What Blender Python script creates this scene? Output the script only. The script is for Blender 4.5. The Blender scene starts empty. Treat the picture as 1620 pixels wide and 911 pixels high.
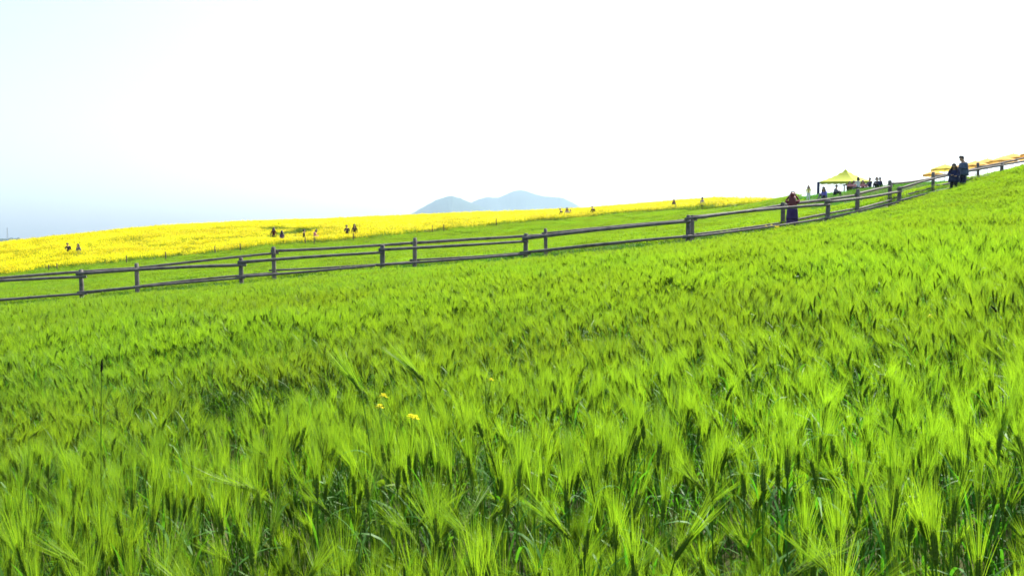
import bpy, bmesh, math, random
import numpy as np
from mathutils import Vector, Matrix, Euler

R = math.radians
SC = bpy.context.scene
COL = SC.collection

# ------------------------------------------------------------------ camera
EYE = 1.42
F = 1350.0            # focal length in units of a 1620 px wide frame
HOR = 380.0
PITCH = math.atan((455.5 - HOR) / F)
cam_d = bpy.data.cameras.new('camera')
cam_d.sensor_width = 36.0
cam_d.lens = 36.0 * F / 1620.0
cam_d.clip_start = 0.05
cam_d.clip_end = 60000
cam = bpy.data.objects.new('camera', cam_d)
cam.location = (0, 0, EYE)
cam.rotation_euler = (math.pi / 2 - PITCH, 0, 0)
COL.objects.link(cam)
SC.camera = cam

# ------------------------------------------------------------------ sky, sun, exposure
SUN_AZ, SUN_EL = R(38), R(52)      # azimuth from the viewing direction towards the right
world = bpy.data.worlds.new('World')
SC.world = world
world.use_nodes = True
wn = world.node_tree
for n in list(wn.nodes):
    wn.nodes.remove(n)
sky = wn.nodes.new('ShaderNodeTexSky')
sky.sky_type = 'NISHITA'
sky.sun_disc = False
sky.sun_elevation = SUN_EL
sky.sun_rotation = SUN_AZ
sky.altitude = 60
sky.air_density = 1.0
sky.dust_density = 3.5
sky.ozone_density = 1.6
bg = wn.nodes.new('ShaderNodeBackground')
bg.inputs['Strength'].default_value = 0.13
wo = wn.nodes.new('ShaderNodeOutputWorld')
wn.links.new(sky.outputs[0], bg.inputs[0])
wn.links.new(bg.outputs[0], wo.inputs[0])

sun_d = bpy.data.lights.new('sun', 'SUN')
sun_d.energy = 5.0
sun_d.angle = R(0.53)
sun_d.color = (1.0, 0.955, 0.86)
sun = bpy.data.objects.new('sun', sun_d)
sdir = Vector((math.sin(SUN_AZ) * math.cos(SUN_EL), math.cos(SUN_AZ) * math.cos(SUN_EL), math.sin(SUN_EL)))
sun.rotation_euler = sdir.to_track_quat('Z', 'Y').to_euler()
sun.location = sdir * 60
COL.objects.link(sun)

SC.view_settings.view_transform = 'Standard'
SC.view_settings.look = 'None'
SC.view_settings.gamma = 1.0
SC.view_settings.use_curve_mapping = False
SC.view_settings.exposure = 1.24
SC.render.engine = 'CYCLES'
SC.cycles.max_bounces = 6
SC.cycles.diffuse_bounces = 3
SC.cycles.glossy_bounces = 2
SC.cycles.transmission_bounces = 4
SC.cycles.volume_bounces = 0
SC.cycles.transparent_max_bounces = 4
SC.cycles.use_denoising = True
SC.cycles.sample_clamp_indirect = 6.0
SC.cycles.use_fast_gi = False
SC.cycles.filter_width = 1.65
SC.cycles.use_light_tree = False
SC.cycles.adaptive_threshold = 0.02

# ------------------------------------------------------------------ helpers
CP, SP = math.cos(PITCH), math.sin(PITCH)

def P(px, py, D):
    """place at depth D (metres in front of the lens) seen at photo pixel (px, py)"""
    a = (px - 810.0) / F
    b = (455.5 - py) / F
    return Vector((D * a, D * (CP + b * SP), EYE + D * (-SP + b * CP)))

def tag(o, label=None, cat=None, group=None, kind=None):
    if label: o['label'] = label
    if cat: o['category'] = cat
    if group: o['group'] = group
    if kind: o['kind'] = kind
    return o

def link(name, me, mat=None, parent=None):
    o = bpy.data.objects.new(name, me)
    COL.objects.link(o)
    if mat is not None:
        for m in (mat if isinstance(mat, (list, tuple)) else [mat]):
            me.materials.append(m)
    if parent: o.parent = parent
    return o

def empty(name, loc, rz=0.0):
    o = bpy.data.objects.new(name, None)
    o.empty_display_size = 0.2
    COL.objects.link(o)
    o.location = loc
    o.rotation_euler = (0, 0, rz)
    return o

class MB:
    def __init__(s):
        s.v = []; s.f = []; s.m = []; s.mi = 0
    def vert(s, p):
        s.v.append((p[0], p[1], p[2])); return len(s.v) - 1
    def face(s, *idx):
        s.f.append(idx); s.m.append(s.mi)
    def ribbon(s, pts, widths, side):
        """flat strip along pts, side = Vector across"""
        prev = None
        for p, w in zip(pts, widths):
            if w < 1e-5 and prev is not None and len(prev) == 2:
                c = s.vert(p)
                s.face(prev[0], prev[1], c)
                prev = None
                return
            a = s.vert(p - side * w * .5); b = s.vert(p + side * w * .5)
            if prev: s.face(prev[0], prev[1], b, a)
            prev = (a, b)
    def tube(s, pts, radii, n=6, cap=True, jit=None):
        rings = []
        for i, p in enumerate(pts):
            p = Vector(p)
            if i == 0: t = Vector(pts[1]) - p
            elif i == len(pts) - 1: t = p - Vector(pts[i - 1])
            else: t = Vector(pts[i + 1]) - Vector(pts[i - 1])
            t.normalize()
            ref = Vector((0, 0, 1)) if abs(t.z) < .9 else Vector((0, 1, 0))
            u = t.cross(ref).normalized(); w = u.cross(t)
            ring = []
            for k in range(n):
                a = 2 * math.pi * k / n
                r = radii[i] * (1 + (jit() if jit else 0))
                ring.append(s.vert(p + (u * math.cos(a) + w * math.sin(a)) * r))
            rings.append(ring)
        for a, b in zip(rings, rings[1:]):
            for k in range(n):
                s.face(a[k], a[(k + 1) % n], b[(k + 1) % n], b[k])
        if cap:
            s.f.append(tuple(reversed(rings[0]))); s.m.append(s.mi)
            s.f.append(tuple(rings[-1])); s.m.append(s.mi)
    def box(s, c, d, rot=None):
        c = Vector(c); ids = []
        for x in (-1, 1):
            for y in (-1, 1):
                for z in (-1, 1):
                    q = Vector((x * d[0] / 2, y * d[1] / 2, z * d[2] / 2))
                    if rot is not None: q = rot @ q
                    ids.append(s.vert(c + q))
        for q in ((0, 1, 3, 2), (4, 6, 7, 5), (0, 4, 5, 1), (2, 3, 7, 6), (0, 2, 6, 4), (1, 5, 7, 3)):
            s.face(*[ids[k] for k in q])
    def ellipsoid(s, c, r, nu=10, nv=7, rot=None):
        c = Vector(c)
        rows = []
        for j in range(nv + 1):
            th = math.pi * j / nv
            if j in (0, nv):
                q = Vector((0, 0, r[2] * math.cos(th)))
                if rot is not None: q = rot @ q
                rows.append([s.vert(c + q)]); continue
            row = []
            for k in range(nu):
                a = 2 * math.pi * k / nu
                q = Vector((r[0] * math.sin(th) * math.cos(a), r[1] * math.sin(th) * math.sin(a), r[2] * math.cos(th)))
                if rot is not None: q = rot @ q
                row.append(s.vert(c + q))
            rows.append(row)
        for a, b in zip(rows, rows[1:]):
            for k in range(nu):
                k2 = (k + 1) % nu
                if len(a) == 1: s.face(a[0], b[k], b[k2])
                elif len(b) == 1: s.face(a[k], b[0], a[k2])
                else: s.face(a[k], b[k], b[k2], a[k2])
    def mesh(s, name, smooth=False):
        me = bpy.data.meshes.new(name)
        me.from_pydata(s.v, [], s.f)
        if any(s.m): me.polygons.foreach_set('material_index', s.m)
        if smooth: me.polygons.foreach_set('use_smooth', [True] * len(me.polygons))
        me.update()
        return me
    def build(s, name, mat, parent=None, smooth=False):
        return link(name, s.mesh(name, smooth), mat, parent)

# ------------------------------------------------------------------ materials
def new_mat(name):
    m = bpy.data.materials.new(name); m.use_nodes = True
    nt = m.node_tree
    for n in list(nt.nodes): nt.nodes.remove(n)
    out = nt.nodes.new('ShaderNodeOutputMaterial')
    return m, nt, out

def plant_mat(name, col, trans_col, trans=0.45, rough=0.5, spec=0.3, var=0.25, hue=0.03, big=0.0, bigcol=None, scale=0.35):
    """leaf matter: light passes through; colour varies from plant to plant and over the field"""
    m, nt, out = new_mat(name)
    N, L = nt.nodes, nt.links
    info = N.new('ShaderNodeObjectInfo')
    geo = N.new('ShaderNodeNewGeometry')
    noise = N.new('ShaderNodeTexNoise'); noise.inputs['Scale'].default_value = scale; noise.inputs['Detail'].default_value = 3
    L.new(geo.outputs['Position'], noise.inputs['Vector'])
    fine = N.new('ShaderNodeTexNoise'); fine.inputs['Scale'].default_value = 9.0; fine.inputs['Detail'].default_value = 2
    L.new(geo.outputs['Position'], fine.inputs['Vector'])
    add = N.new('ShaderNodeMath'); add.operation = 'ADD'
    L.new(noise.outputs['Fac'], add.inputs[0]); L.new(fine.outputs['Fac'], add.inputs[1])
    mr = N.new('ShaderNodeMapRange')
    mr.inputs['From Min'].default_value = .65; mr.inputs['From Max'].default_value = 1.35
    mr.inputs['To Min'].default_value = 1 - var; mr.inputs['To Max'].default_value = 1 + var
    L.new(add.outputs[0], mr.inputs['Value'])
    hr = N.new('ShaderNodeMapRange')
    hr.inputs['To Min'].default_value = .5 - hue; hr.inputs['To Max'].default_value = .5 + hue
    L.new(noise.outputs['Fac'], hr.inputs['Value'])
    def tint(c):
        h = N.new('ShaderNodeHueSaturation')
        h.inputs['Color'].default_value = (*c, 1)
        L.new(hr.outputs[0], h.inputs['Hue']); L.new(mr.outputs[0], h.inputs['Value'])
        return h.outputs[0]
    d = N.new('ShaderNodeBsdfPrincipled')
    L.new(tint(col), d.inputs['Base Color'])
    d.inputs['Roughness'].default_value = rough
    d.inputs['Specular IOR Level'].default_value = spec
    t = N.new('ShaderNodeBsdfTranslucent')
    L.new(tint(trans_col), t.inputs['Color'])
    mx = N.new('ShaderNodeMixShader'); mx.inputs[0].default_value = trans
    L.new(d.outputs[0], mx.inputs[1]); L.new(t.outputs[0], mx.inputs[2])
    L.new(mx.outputs[0], out.inputs['Surface'])
    return m

def plain_mat(name, col, rough=0.8, spec=0.2, noise=0.2, scale=8.0, bump=0.0, trans=0.0, stretch=None):
    m, nt, out = new_mat(name)
    N, L = nt.nodes, nt.links
    tc = N.new('ShaderNodeTexCoord')
    src = tc.outputs['Object']
    if stretch:
        mp = N.new('ShaderNodeMapping'); mp.inputs['Scale'].default_value = stretch
        L.new(src, mp.inputs['Vector']); src = mp.outputs[0]
    nz = N.new('ShaderNodeTexNoise'); nz.inputs['Scale'].default_value = scale; nz.inputs['Detail'].default_value = 5
    L.new(src, nz.inputs['Vector'])
    mr = N.new('ShaderNodeMapRange')
    mr.inputs['From Min'].default_value = .25; mr.inputs['From Max'].default_value = .75
    mr.inputs['To Min'].default_value = 1 - noise; mr.inputs['To Max'].default_value = 1 + noise
    L.new(nz.outputs['Fac'], mr.inputs['Value'])
    h = N.new('ShaderNodeHueSaturation'); h.inputs['Color'].default_value = (*col, 1)
    L.new(mr.outputs[0], h.inputs['Value'])
    d = N.new('ShaderNodeBsdfPrincipled')
    L.new(h.outputs[0], d.inputs['Base Color'])
    d.inputs['Roughness'].default_value = rough
    d.inputs['Specular IOR Level'].default_value = spec
    if bump:
        b = N.new('ShaderNodeBump'); b.inputs['Strength'].default_value = bump; b.inputs['Distance'].default_value = .02
        L.new(nz.outputs['Fac'], b.inputs['Height']); L.new(b.outputs[0], d.inputs['Normal'])
    sh = d.outputs[0]
    if trans:
        t = N.new('ShaderNodeBsdfTranslucent'); L.new(h.outputs[0], t.inputs['Color'])
        mx = N.new('ShaderNodeMixShader'); mx.inputs[0].default_value = trans
        L.new(sh, mx.inputs[1]); L.new(t.outputs[0], mx.inputs[2]); sh = mx.outputs[0]
    L.new(sh, out.inputs['Surface'])
    return m

M_AWN = plant_mat('barley awn', (.148, .258, .020), (.312, .51, .013), trans=.52, rough=.45, spec=.36, var=.20, hue=.025)
M_EAR = plant_mat('barley ear', (.10, .16, .015), (.19, .28, .010), trans=.38, rough=.6, spec=.2, var=.3, hue=.02)
M_STEM = plant_mat('barley stem', (.075, .165, .012), (.12, .26, .010), trans=.3, rough=.4, spec=.4, var=.2)
M_LEAF = plant_mat('barley leaf', (.055, .155, .014), (.11, .31, .010), trans=.42, rough=.52, spec=.25, var=.3, hue=.06)
M_SMUT = plain_mat('blackened ear', (.012, .010, .008), .9, .1, .4, 60)
M_SOIL = plain_mat('field soil', (.055, .060, .022), .95, .1, .4, 1.5, .5)
M_PATH = plain_mat('trodden path', (.16, .15, .075), .95, .1, .3, 2.5, .4)
M_RPET = plant_mat('rapeseed petal', (.78, .69, .004), (.83, .74, .003), trans=.35, rough=.6, spec=.15, var=.30, hue=.02, scale=.22)
M_RGRN = plant_mat('rapeseed green', (.13, .22, .02), (.24, .40, .015), trans=.4, var=.2)
M_WOOD = plain_mat('weathered rail wood', (.135, .122, .108), .8, .25, .55, 4.0, .6, stretch=(1, 1, 1))
M_STAKE = plain_mat('stake wood', (.10, .085, .05), .9, .1, .3, 5)
M_HILL = plain_mat('far wooded hill', (.035, .055, .04), 1.0, .0, .35, .004)

# ------------------------------------------------------------------ terrain
ctrl = []
def cw(x, y, z): ctrl.append((x, y, z))
def cpx(px, py, D, crop=0.0):
    p = P(px, py, D); ctrl.append((p.x, p.y, p.z - crop))

for x, y, z in ((0, 0, 0), (-3, 0, -.3), (3, 0, .32), (0, 4, 0.0), (-4, 4, -.38), (4, 4, .42), (0, 9, .02), (-7, 9, -.62),
                (7, 9, .75), (0, -12, 0), (-12, -12, -1.2), (12, -12, 1.3), (-40, 0, -4.2), (40, 0, 5.0), (0, 17, .08), (-11, 17, -.95), (11, 18, 1.25)):
    cw(x, y, z)
NEAR_TOP = ((-200, 498, 30), (0, 480, 30), (129, 468, 30), (381, 443, 30), (604, 421, 30), (831, 406, 30), (1088, 377, 29),
            (1240, 357, 30.5), (1309, 345, 32), (1423, 316, 36), (1510, 290, 38.5), (1585, 266, 41), (1620, 256, 42.5), (1800, 205, 47))
for a in NEAR_TOP: cpx(*a, .60)
for a in ((-200, 494, 33), (0, 476, 33), (217, 455, 33), (434, 434, 33), (656, 414, 33), (865, 394, 33), (1093, 372, 32), (1240, 352, 33.5),
          (1356, 327, 36), (1410, 313, 40), (1477, 294, 44)): cpx(*a, .60)
BOUND = ((-150, 449, 62), (0, 433, 62), (200, 412, 64), (400, 390, 66), (540, 379, 68), (700, 363, 72), (800, 352, 76), (920, 343, 78),
         (1000, 335, 80), (1120, 327, 80), (1240, 316.5, 70))
for a in BOUND: cpx(*a, .70)
SKYL = ((-150, 400, 95), (0, 384, 100), (150, 367, 108), (300, 355, 115), (500, 346, 120), (650, 340, 122), (920, 329, 115), (1000, 323, 110),
        (1120, 314, 104), (1240, 304.5, 96))
for px, py, D in SKYL:
    D *= .90
    cpx(px, py, D, 1.0); cpx(px, py + 1.6, D * 1.09, 1.0); cpx(px, py + 1.4, D * .91, 1.0)
    p = P(px, py, D)
    cw(p.x * 1.4, p.y * 1.4, p.z - 1.0 - 4.0)
for a in ((1200, 324, 60), (1245, 318, 58)): cpx(*a, .70)
for a in ((1290, 306, 62), (1340, 303, 60), (1390, 295, 57), (1450, 288, 55)): cpx(*a, .15)
cw(*P(1338, 286, 70).xy, 4.25); cw(*P(1420, 286, 68).xy, 4.6)
cw(*P(1500, 268, 70).xy, 5.1); cw(*P(1600, 255, 70).xy, 6.0); cw(*P(1700, 240, 70).xy, 6.8)
for a in ((1510, 303, 51), (1560, 290, 53), (1620, 277, 55), (1700, 255, 58)): cpx(*a, 0)
cw(60, 110, 2.5); cw(90, 80, 6.0)

A = np.array(ctrl)
SCL = 50.0
def _phi(d):
    d = np.maximum(d, 1e-9); return d * d * np.log(d)
_c = A[:, :2] / SCL
_K = _phi(np.linalg.norm(_c[:, None] - _c[None], axis=2)) + np.eye(len(A)) * 1e-3
_Pm = np.hstack([np.ones((len(A), 1)), _c])
_S = np.block([[_K, _Pm], [_Pm.T, np.zeros((3, 3))]])
_w = np.linalg.solve(_S, np.concatenate([A[:, 2], np.zeros(3)]))
PLAIN = -45.0
def ground(x, y):
    x = np.atleast_1d(np.asarray(x, float)); y = np.atleast_1d(np.asarray(y, float))
    r = np.hypot(x, y)
    k = np.minimum(1, 170 / np.maximum(r, 1e-6))
    q = np.stack([x * k, y * k], -1) / SCL
    z = np.empty(len(x))
    for i in range(0, len(x), 20000):
        d = np.linalg.norm(q[i:i + 20000, None] - _c[None], axis=2)
        z[i:i + 20000] = _phi(d) @ _w[:-3] + _w[-3] + q[i:i + 20000] @ _w[-2:]
    t = np.clip((r - 140) / 360, 0, 1); t = t * t * (3 - 2 * t)
    return z * (1 - t) + PLAIN * t
def gz(x, y): return float(ground(x, y)[0])

def hit(px, py, crop=0.0, d0=2.0, d1=140.0):
    """where the ray through a photo pixel meets the crop tops"""
    Ds = np.linspace(d0, d1, 1500)
    a = (px - 810) / F; b = (455.5 - py) / F
    X = Ds * a; Y = Ds * (CP + b * SP); Z = EYE + Ds * (-SP + b * CP)
    below = Z < ground(X, Y) + crop
    i = int(np.argmax(below)) if below.any() else len(Ds) - 1
    return Vector((X[i], Y[i], gz(X[i], Y[i]))), Ds[i]

def grow(limit, start, step, f):
    out = [start]
    while out[-1] < limit:
        step *= f; out.append(out[-1] + step)
    return out
core = list(np.arange(-70, 70.1, 1.6))
ext = grow(6500, 70, 1.6, 1.17)[1:]
xs = [-e for e in reversed(ext)] + core + ext
coreY = list(np.arange(-12, 140.1, 1.6))
extY = grow(6500, 140, 1.6, 1.17)[1:]
ys = [-12 - (e - 140) for e in reversed(extY) if e < 3000] + coreY + extY
GX, GY = np.meshgrid(xs, ys)
GZ = ground(GX.ravel(), GY.ravel())
nx, ny = len(xs), len(ys)
me = bpy.data.meshes.new('ground')
vs = np.stack([GX.ravel(), GY.ravel(), GZ], -1)
fs = [(j * nx + i, j * nx + i + 1, (j + 1) * nx + i + 1, (j + 1) * nx + i) for j in range(ny - 1) for i in range(nx - 1)]
me.from_pydata(vs.tolist(), [], fs)
me.polygons.foreach_set('use_smooth', [True] * len(fs))
tag(link('ground', me, M_SOIL), kind='structure')

# fence lines (posts: pixel x, pixel y of the top, depth)
NEAR_POSTS = ((-125, 447, 30), (129, 427, 30), (381, 408, 30), (604, 388, 30), (831, 370, 30), (1088, 341, 29), (1309, 316, 32),
              (1423, 296, 36), (1508, 276, 38.5), (1585, 258, 41), (1665, 236, 44))
FAR_POSTS = ((-235, 456, 33), (-10, 437, 33), (217, 417, 33), (434, 391, 33), (656, 377, 33), (865, 362, 33), (1095, 341, 32), (1240, 321, 33.5),
             (1356, 300, 36), (1410, 286, 40), (1477, 273, 44), (1548, 258, 47), (1625, 240, 50))
def line_of(posts):
    p = [P(*a) for a in posts]
    return np.array([q.x for q in p]), np.array([q.y for q in p])
NLx, NLy = line_of(NEAR_POSTS); FLx, FLy = line_of(FAR_POSTS)
def yn(x): return np.interp(x, NLx, NLy)
def yf(x): return np.maximum(np.interp(x, FLx, FLy), yn(x) + 2.2)
_b = [P(*a) for a in BOUND]
Bx = np.array([q.x for q in _b]); By = np.array([q.y for q in _b])
def yb(x): return np.where(x > Bx[-1], 400.0, np.interp(x, Bx, By))

# trodden path between the two fences: a sheet just above the soil
mb = MB()
prev = None
for x in np.arange(-34, 44, .8):
    a, b = float(yn(x)) + .15, float(yf(x)) - .15
    row = []
    for t in np.linspace(0, 1, 5):
        y = a + (b - a) * t
        row.append(mb.vert((x, y, gz(x, y) + .02)))
    if prev:
        for k in range(4): mb.face(prev[k], row[k], row[k + 1], prev[k + 1])
    prev = row
tag(mb.build('path', M_PATH), kind='structure')

# ------------------------------------------------------------------ far mountains and the wooded shore
def ridge(name, prof, D, depth, base_z, rough, seed, n=150, m=26, mat=M_HILL):
    rng = np.random.RandomState(seed)
    px = np.array([p[0] for p in prof]); py = np.array([p[1] for p in prof])
    ph = rng.rand(8) * 6.28
    mb = MB(); grid = []
    for i in range(n + 1):
        x = px[0] + (px[-1] - px[0]) * i / n
        y = np.interp(x, px, py)
        top = P(x, y, D)
        row = []
        for j in range(m + 1):
            s = 2 * j / m - 1
            spur = 1 + .25 * math.sin(x * .11 + ph[0] + s * 3) * abs(s) + .06 * math.sin(x * .27 + ph[1] - s * 4) * abs(s)
            fall = max(0.0, 1 - abs(s) ** 1.25 * spur) if abs(s) < 1 else 0.0
            h = (top.z - base_z) * fall
            h += rough * rng.randn() * (.5 if 0 < fall < 1 else .35)
            row.append(mb.vert((top.x * (1 + s * depth / D), top.y + s * depth, base_z + h)))
        grid.append(row)
    for a, b in zip(grid, grid[1:]):
        for j in range(m): mb.face(a[j], b[j], b[j + 1], a[j + 1])
    return mb.build(name, mat, smooth=True)
o = ridge('mountain', ((600, 385), (640, 346), (652, 338), (668, 328.5), (690, 316.5), (708, 311), (715, 310), (728, 313.5), (742, 319.5), (760, 326), (780, 334), (830, 350), (870, 390)),
          6200, 700, PLAIN, 3.0, 3)
tag(o, kind='structure')
o = ridge('mountain', ((690, 385), (715, 345), (735, 327), (748, 319.5), (757, 315.5), (770, 312), (787, 313), (800, 308), (812, 302.5), (822, 300.5), (832, 302),
                       (845, 307), (862, 311), (890, 313), (905, 320), (925, 331), (960, 352), (990, 390)), 7400, 700, PLAIN, 3.0, 5)
tag(o, kind='structure')
o = ridge('wooded_hill', ((-500, 372), (-200, 375), (-60, 376.5), (0, 377.2), (8, 377.8), (14, 377), (19, 375.8), (22, 377.4), (27, 376.6), (30, 375.2), (32, 377.2), (36, 380), (40, 383), (60, 388), (90, 395)),
          2300, 220, PLAIN - 5, .8, 8, n=260, m=12)
tag(o, kind='structure')
mast_top = P(12, 360, 2290); mast_bot = P(12, 382, 2290)
mb = MB()
for sx in (-1, 1):
    for sy in (-1, 1):
        mb.tube([(sx * 1.4, sy * 1.4, 0), (sx * .45, sy * .45, mast_top.z - mast_bot.z)], [.3, .22], 5)
for k in range(9):
    z0 = (mast_top.z - mast_bot.z) * k / 9; w = 1.4 - .95 * k / 9; z1 = z0 + (mast_top.z - mast_bot.z) / 9
    for sy in (-1, 1):
        mb.tube([(-w, sy * w, z0), (w, sy * w, z1)], [.14, .14], 4)
        mb.tube([(w * sy, -w, z0), (w * sy, w, z1)], [.14, .14], 4)
M_MAST = plain_mat('mast steel', (.30, .32, .34), .6, .3, .1)
o = mb.build('radio_mast', M_MAST); o.location = mast_bot
tag(o, 'thin grey lattice mast rising from the far wooded shore', 'mast')

# haze: the air of the whole valley
mb = MB(); mb.box((0, 2500, 250), (18000, 12000, 700))
hz = mb.build('haze', None)
m, nt, out = new_mat('haze air')
pv = nt.nodes.new('ShaderNodeVolumePrincipled')
pv.inputs['Color'].default_value = (.60, .82, 1.0, 1)
pv.inputs['Density'].default_value = 0.000095
pv.inputs['Anisotropy'].default_value = .35
nt.links.new(pv.outputs[0], out.inputs['Volume'])
hz.data.materials.append(m)
tag(hz, 'pale blue haze hanging over the far hills', 'haze', kind='stuff')

# ------------------------------------------------------------------ fences
rngF = random.Random(11)
def log_mesh(L, r0, r1, n=10, seg=6, bow=.0, dome=True):
    """an uneven round log along +Z from 0 to L"""
    mb = MB()
    pts, rad = [], []
    ang = rngF.uniform(0, 6.28)
    for i in range(seg + 1):
        t = i / seg
        b = bow * math.sin(t * math.pi)
        pts.append(Vector((math.cos(ang) * b, math.sin(ang) * b, L * t)))
        rad.append(r0 + (r1 - r0) * t)
    if dome:
        rad[-1] *= .93
        pts.append(Vector((pts[-1].x, pts[-1].y, L + .25 * r1))); rad.append(r1 * .6)
    mb.tube(pts, rad, n, True, lambda: rngF.uniform(-.08, .08))
    return mb.mesh('log', True)

def build_fence(name, label, posts, tops, bottoms, side):
    """posts and rails stand at real depth; side = +1 rails on the far face, -1 on the near face of the posts"""
    p0 = P(*posts[0]); root = empty(name, (p0.x, p0.y, gz(p0.x, p0.y)))
    tag(root, label, 'fence', 'wooden post and rail fences along the path')
    inv = Vector(root.location)
    depth = {px: D for px, py, D in posts}
    for px, py, D in posts:
        t = P(px, py, D); g = gz(t.x, t.y)
        H = max(t.z - g, .5) + .3
        r = rngF.uniform(.074, .088)
        o = link('post', log_mesh(H, r * 1.03, r, 10, 5, rngF.uniform(0, .02)), M_WOOD, root)
        o.location = Vector((t.x, t.y, g - .3)) - inv
        o.rotation_euler = (rngF.uniform(-.03, .03), rngF.uniform(-.035, .035), rngF.uniform(0, 6))
    for rails, rr in ((tops, .052), (bottoms, .043)):
        for (xa, ya, xb, yb_) in rails:
            def dep(x):
                k = sorted(depth)
                return float(np.interp(x, k, [depth[q] for q in k]))
            a = P(xa, ya, dep(xa) + side * .11); b = P(xb, yb_, dep(xb) + side * .11)
            d = b - a; e = d.normalized() * rngF.uniform(.10, .22)
            a = a - e; b = b + e; L = (b - a).length
            r = rr * rngF.uniform(.92, 1.1)
            o = link('rail', log_mesh(L, r * rngF.uniform(.95, 1.12), r * rngF.uniform(.85, 1.0), 9, 9, rngF.uniform(.02, .06), False), M_WOOD, root)
            o.location = a - inv
            o.rotation_mode = 'QUATERNION'
            o.rotation_quaternion = (b - a).to_track_quat('Z', 'Y')
    return root

build_fence('rail_fence', 'weathered log fence along the edge of the big barley field, with stout posts', NEAR_POSTS,
    ((-125, 453, 129, 438), (129, 433, 381, 419.5), (381, 415, 604, 399.5), (604, 395, 831, 382), (831, 377, 1088, 350.5), (1088, 346.5, 1309, 324),
     (1309, 319.5, 1423, 303), (1423, 298.5, 1508, 276), (1508, 275, 1585, 261.5), (1585, 261, 1665, 246)),
    ((-125, 487, 129, 465), (129, 462.5, 381, 440), (381, 438, 604, 419), (604, 419, 831, 402), (831, 399.5, 1088, 374), (1088, 375, 1309, 345),
     (1309, 345, 1423, 319), (1423, 318, 1508, 297), (1508, 296, 1585, 276), (1585, 276, 1665, 264)), -1)
build_fence('rail_fence', 'weathered log fence on the far side of the path, rails higher than the other', FAR_POSTS,
    ((-235, 460, -10, 442), (-10, 441, 217, 424), (217, 424, 434, 400.5), (434, 397, 656, 384), (656, 384.5, 865, 371.5), (865, 369.5, 1095, 348), (1095, 343, 1240, 324), (1240, 324, 1356, 309),
     (1356, 307, 1410, 294.5), (1410, 290.5, 1477, 281), (1477, 279, 1548, 265), (1548, 265, 1625, 249)),
    ((-235, 490, -10, 470), (-10, 474, 217, 455), (217, 453, 434, 432), (434, 427.5, 656, 414), (656, 411, 865, 397), (865, 396, 1095, 372), (1095, 371, 1240, 352), (1240, 352, 1356, 330),
     (1356, 331, 1410, 316), (1410, 314, 1477, 296), (1477, 294, 1548, 280), (1548, 280, 1625, 264)), 1)

# ------------------------------------------------------------------ barley
def stalk(rng, H, lean, ldir, nod):
    """centre line of a barley stem and the axis of its ear"""
    d = Vector((math.cos(ldir), math.sin(ldir), 0))
    pts = []
    for i in range(5):
        t = i / 4
        pts.append(d * (lean * H * t * t) + Vector((0, 0, H * t * (1 - .25 * lean * t))))
    ax = (pts[-1] - pts[-2]).normalized()
    ax = (ax + d * nod).normalized()
    return pts, ax, d

def perp(ax, a):
    ref = Vector((1, 0, 0)) if abs(ax.x) < .8 else Vector((0, 1, 0))
    u = ax.cross(ref).normalized(); w = ax.cross(u)
    return u * math.cos(a) + w * math.sin(a)

def add_stem(mb, base, pts, r, n=4):
    mb.tube([base + p for p in pts], [r * 1.2, r * 1.1, r, r * .9, r * .75][:len(pts)], n, False)

def add_leaf(mb, rng, p, ang, L, w, up, droop, seg=5):
    d = Vector((math.cos(ang), math.sin(ang), 0)); side = Vector((-d.y, d.x, 0))
    side = (side + Vector((0, 0, rng.uniform(-.5, .5)))).normalized()
    pts, ws = [], []
    for i in range(seg + 1):
        t = i / seg
        pts.append(p + d * (L * (t * (1 - up) + .25 * t * t)) + Vector((0, 0, L * (up * 1.3 * t - droop * t * t))))
        ws.append(w * (.55 + .9 * t if t < .35 else .865 * (1 - (t - .35) / .65) ** .75 + .0) if i < seg else 0)
    mb.ribbon(pts, ws, side)

def add_ear(mb, base, ax, L, r, n=6, seg=5, bend=Vector((0, 0, 0))):
    prof = (.35, .95, 1.0, .95, .8, .4)
    pts = [base + ax * (L * i / seg) + bend * ((i / seg) ** 2 * L) for i in range(seg + 1)]
    mb.tube(pts, [r * prof[min(i, 5)] for i in range(seg + 1)], n, True, None)

def add_kernels(mb, base, ax, L, r, rows=8, bend=Vector((0, 0, 0))):
    """the overlapping grains of an ear"""
    for k in range(rows):
        t = (k + .3) / rows
        c = base + ax * (L * t) + bend * (t * t * L)
        rr = r * (1.0 - .35 * max(0, t - .5) * 2) * (.8 if k == 0 else 1)
        for j in range(3):
            a = 2.094 * j + (k % 2) * 1.047
            o = perp(ax, a)
            tip = c + ax * (L / rows * 1.5) + o * rr * .75
            side = ax.cross(o)
            b0 = mb.vert(c + o * rr * .25 - side * rr * .1); b1 = mb.vert(c + o * rr * .9 + ax * L / rows * .5)
            b2 = mb.vert(c + o * rr * .55 + side * rr * .62 + ax * L / rows * .5); b3 = mb.vert(c + o * rr * .55 - side * rr * .62 + ax * L / rows * .5)
            tp = mb.vert(tip)
            mb.face(b0, b2, b1); mb.face(b0, b1, b3); mb.face(tp, b1, b2); mb.face(tp, b3, b1)

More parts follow.
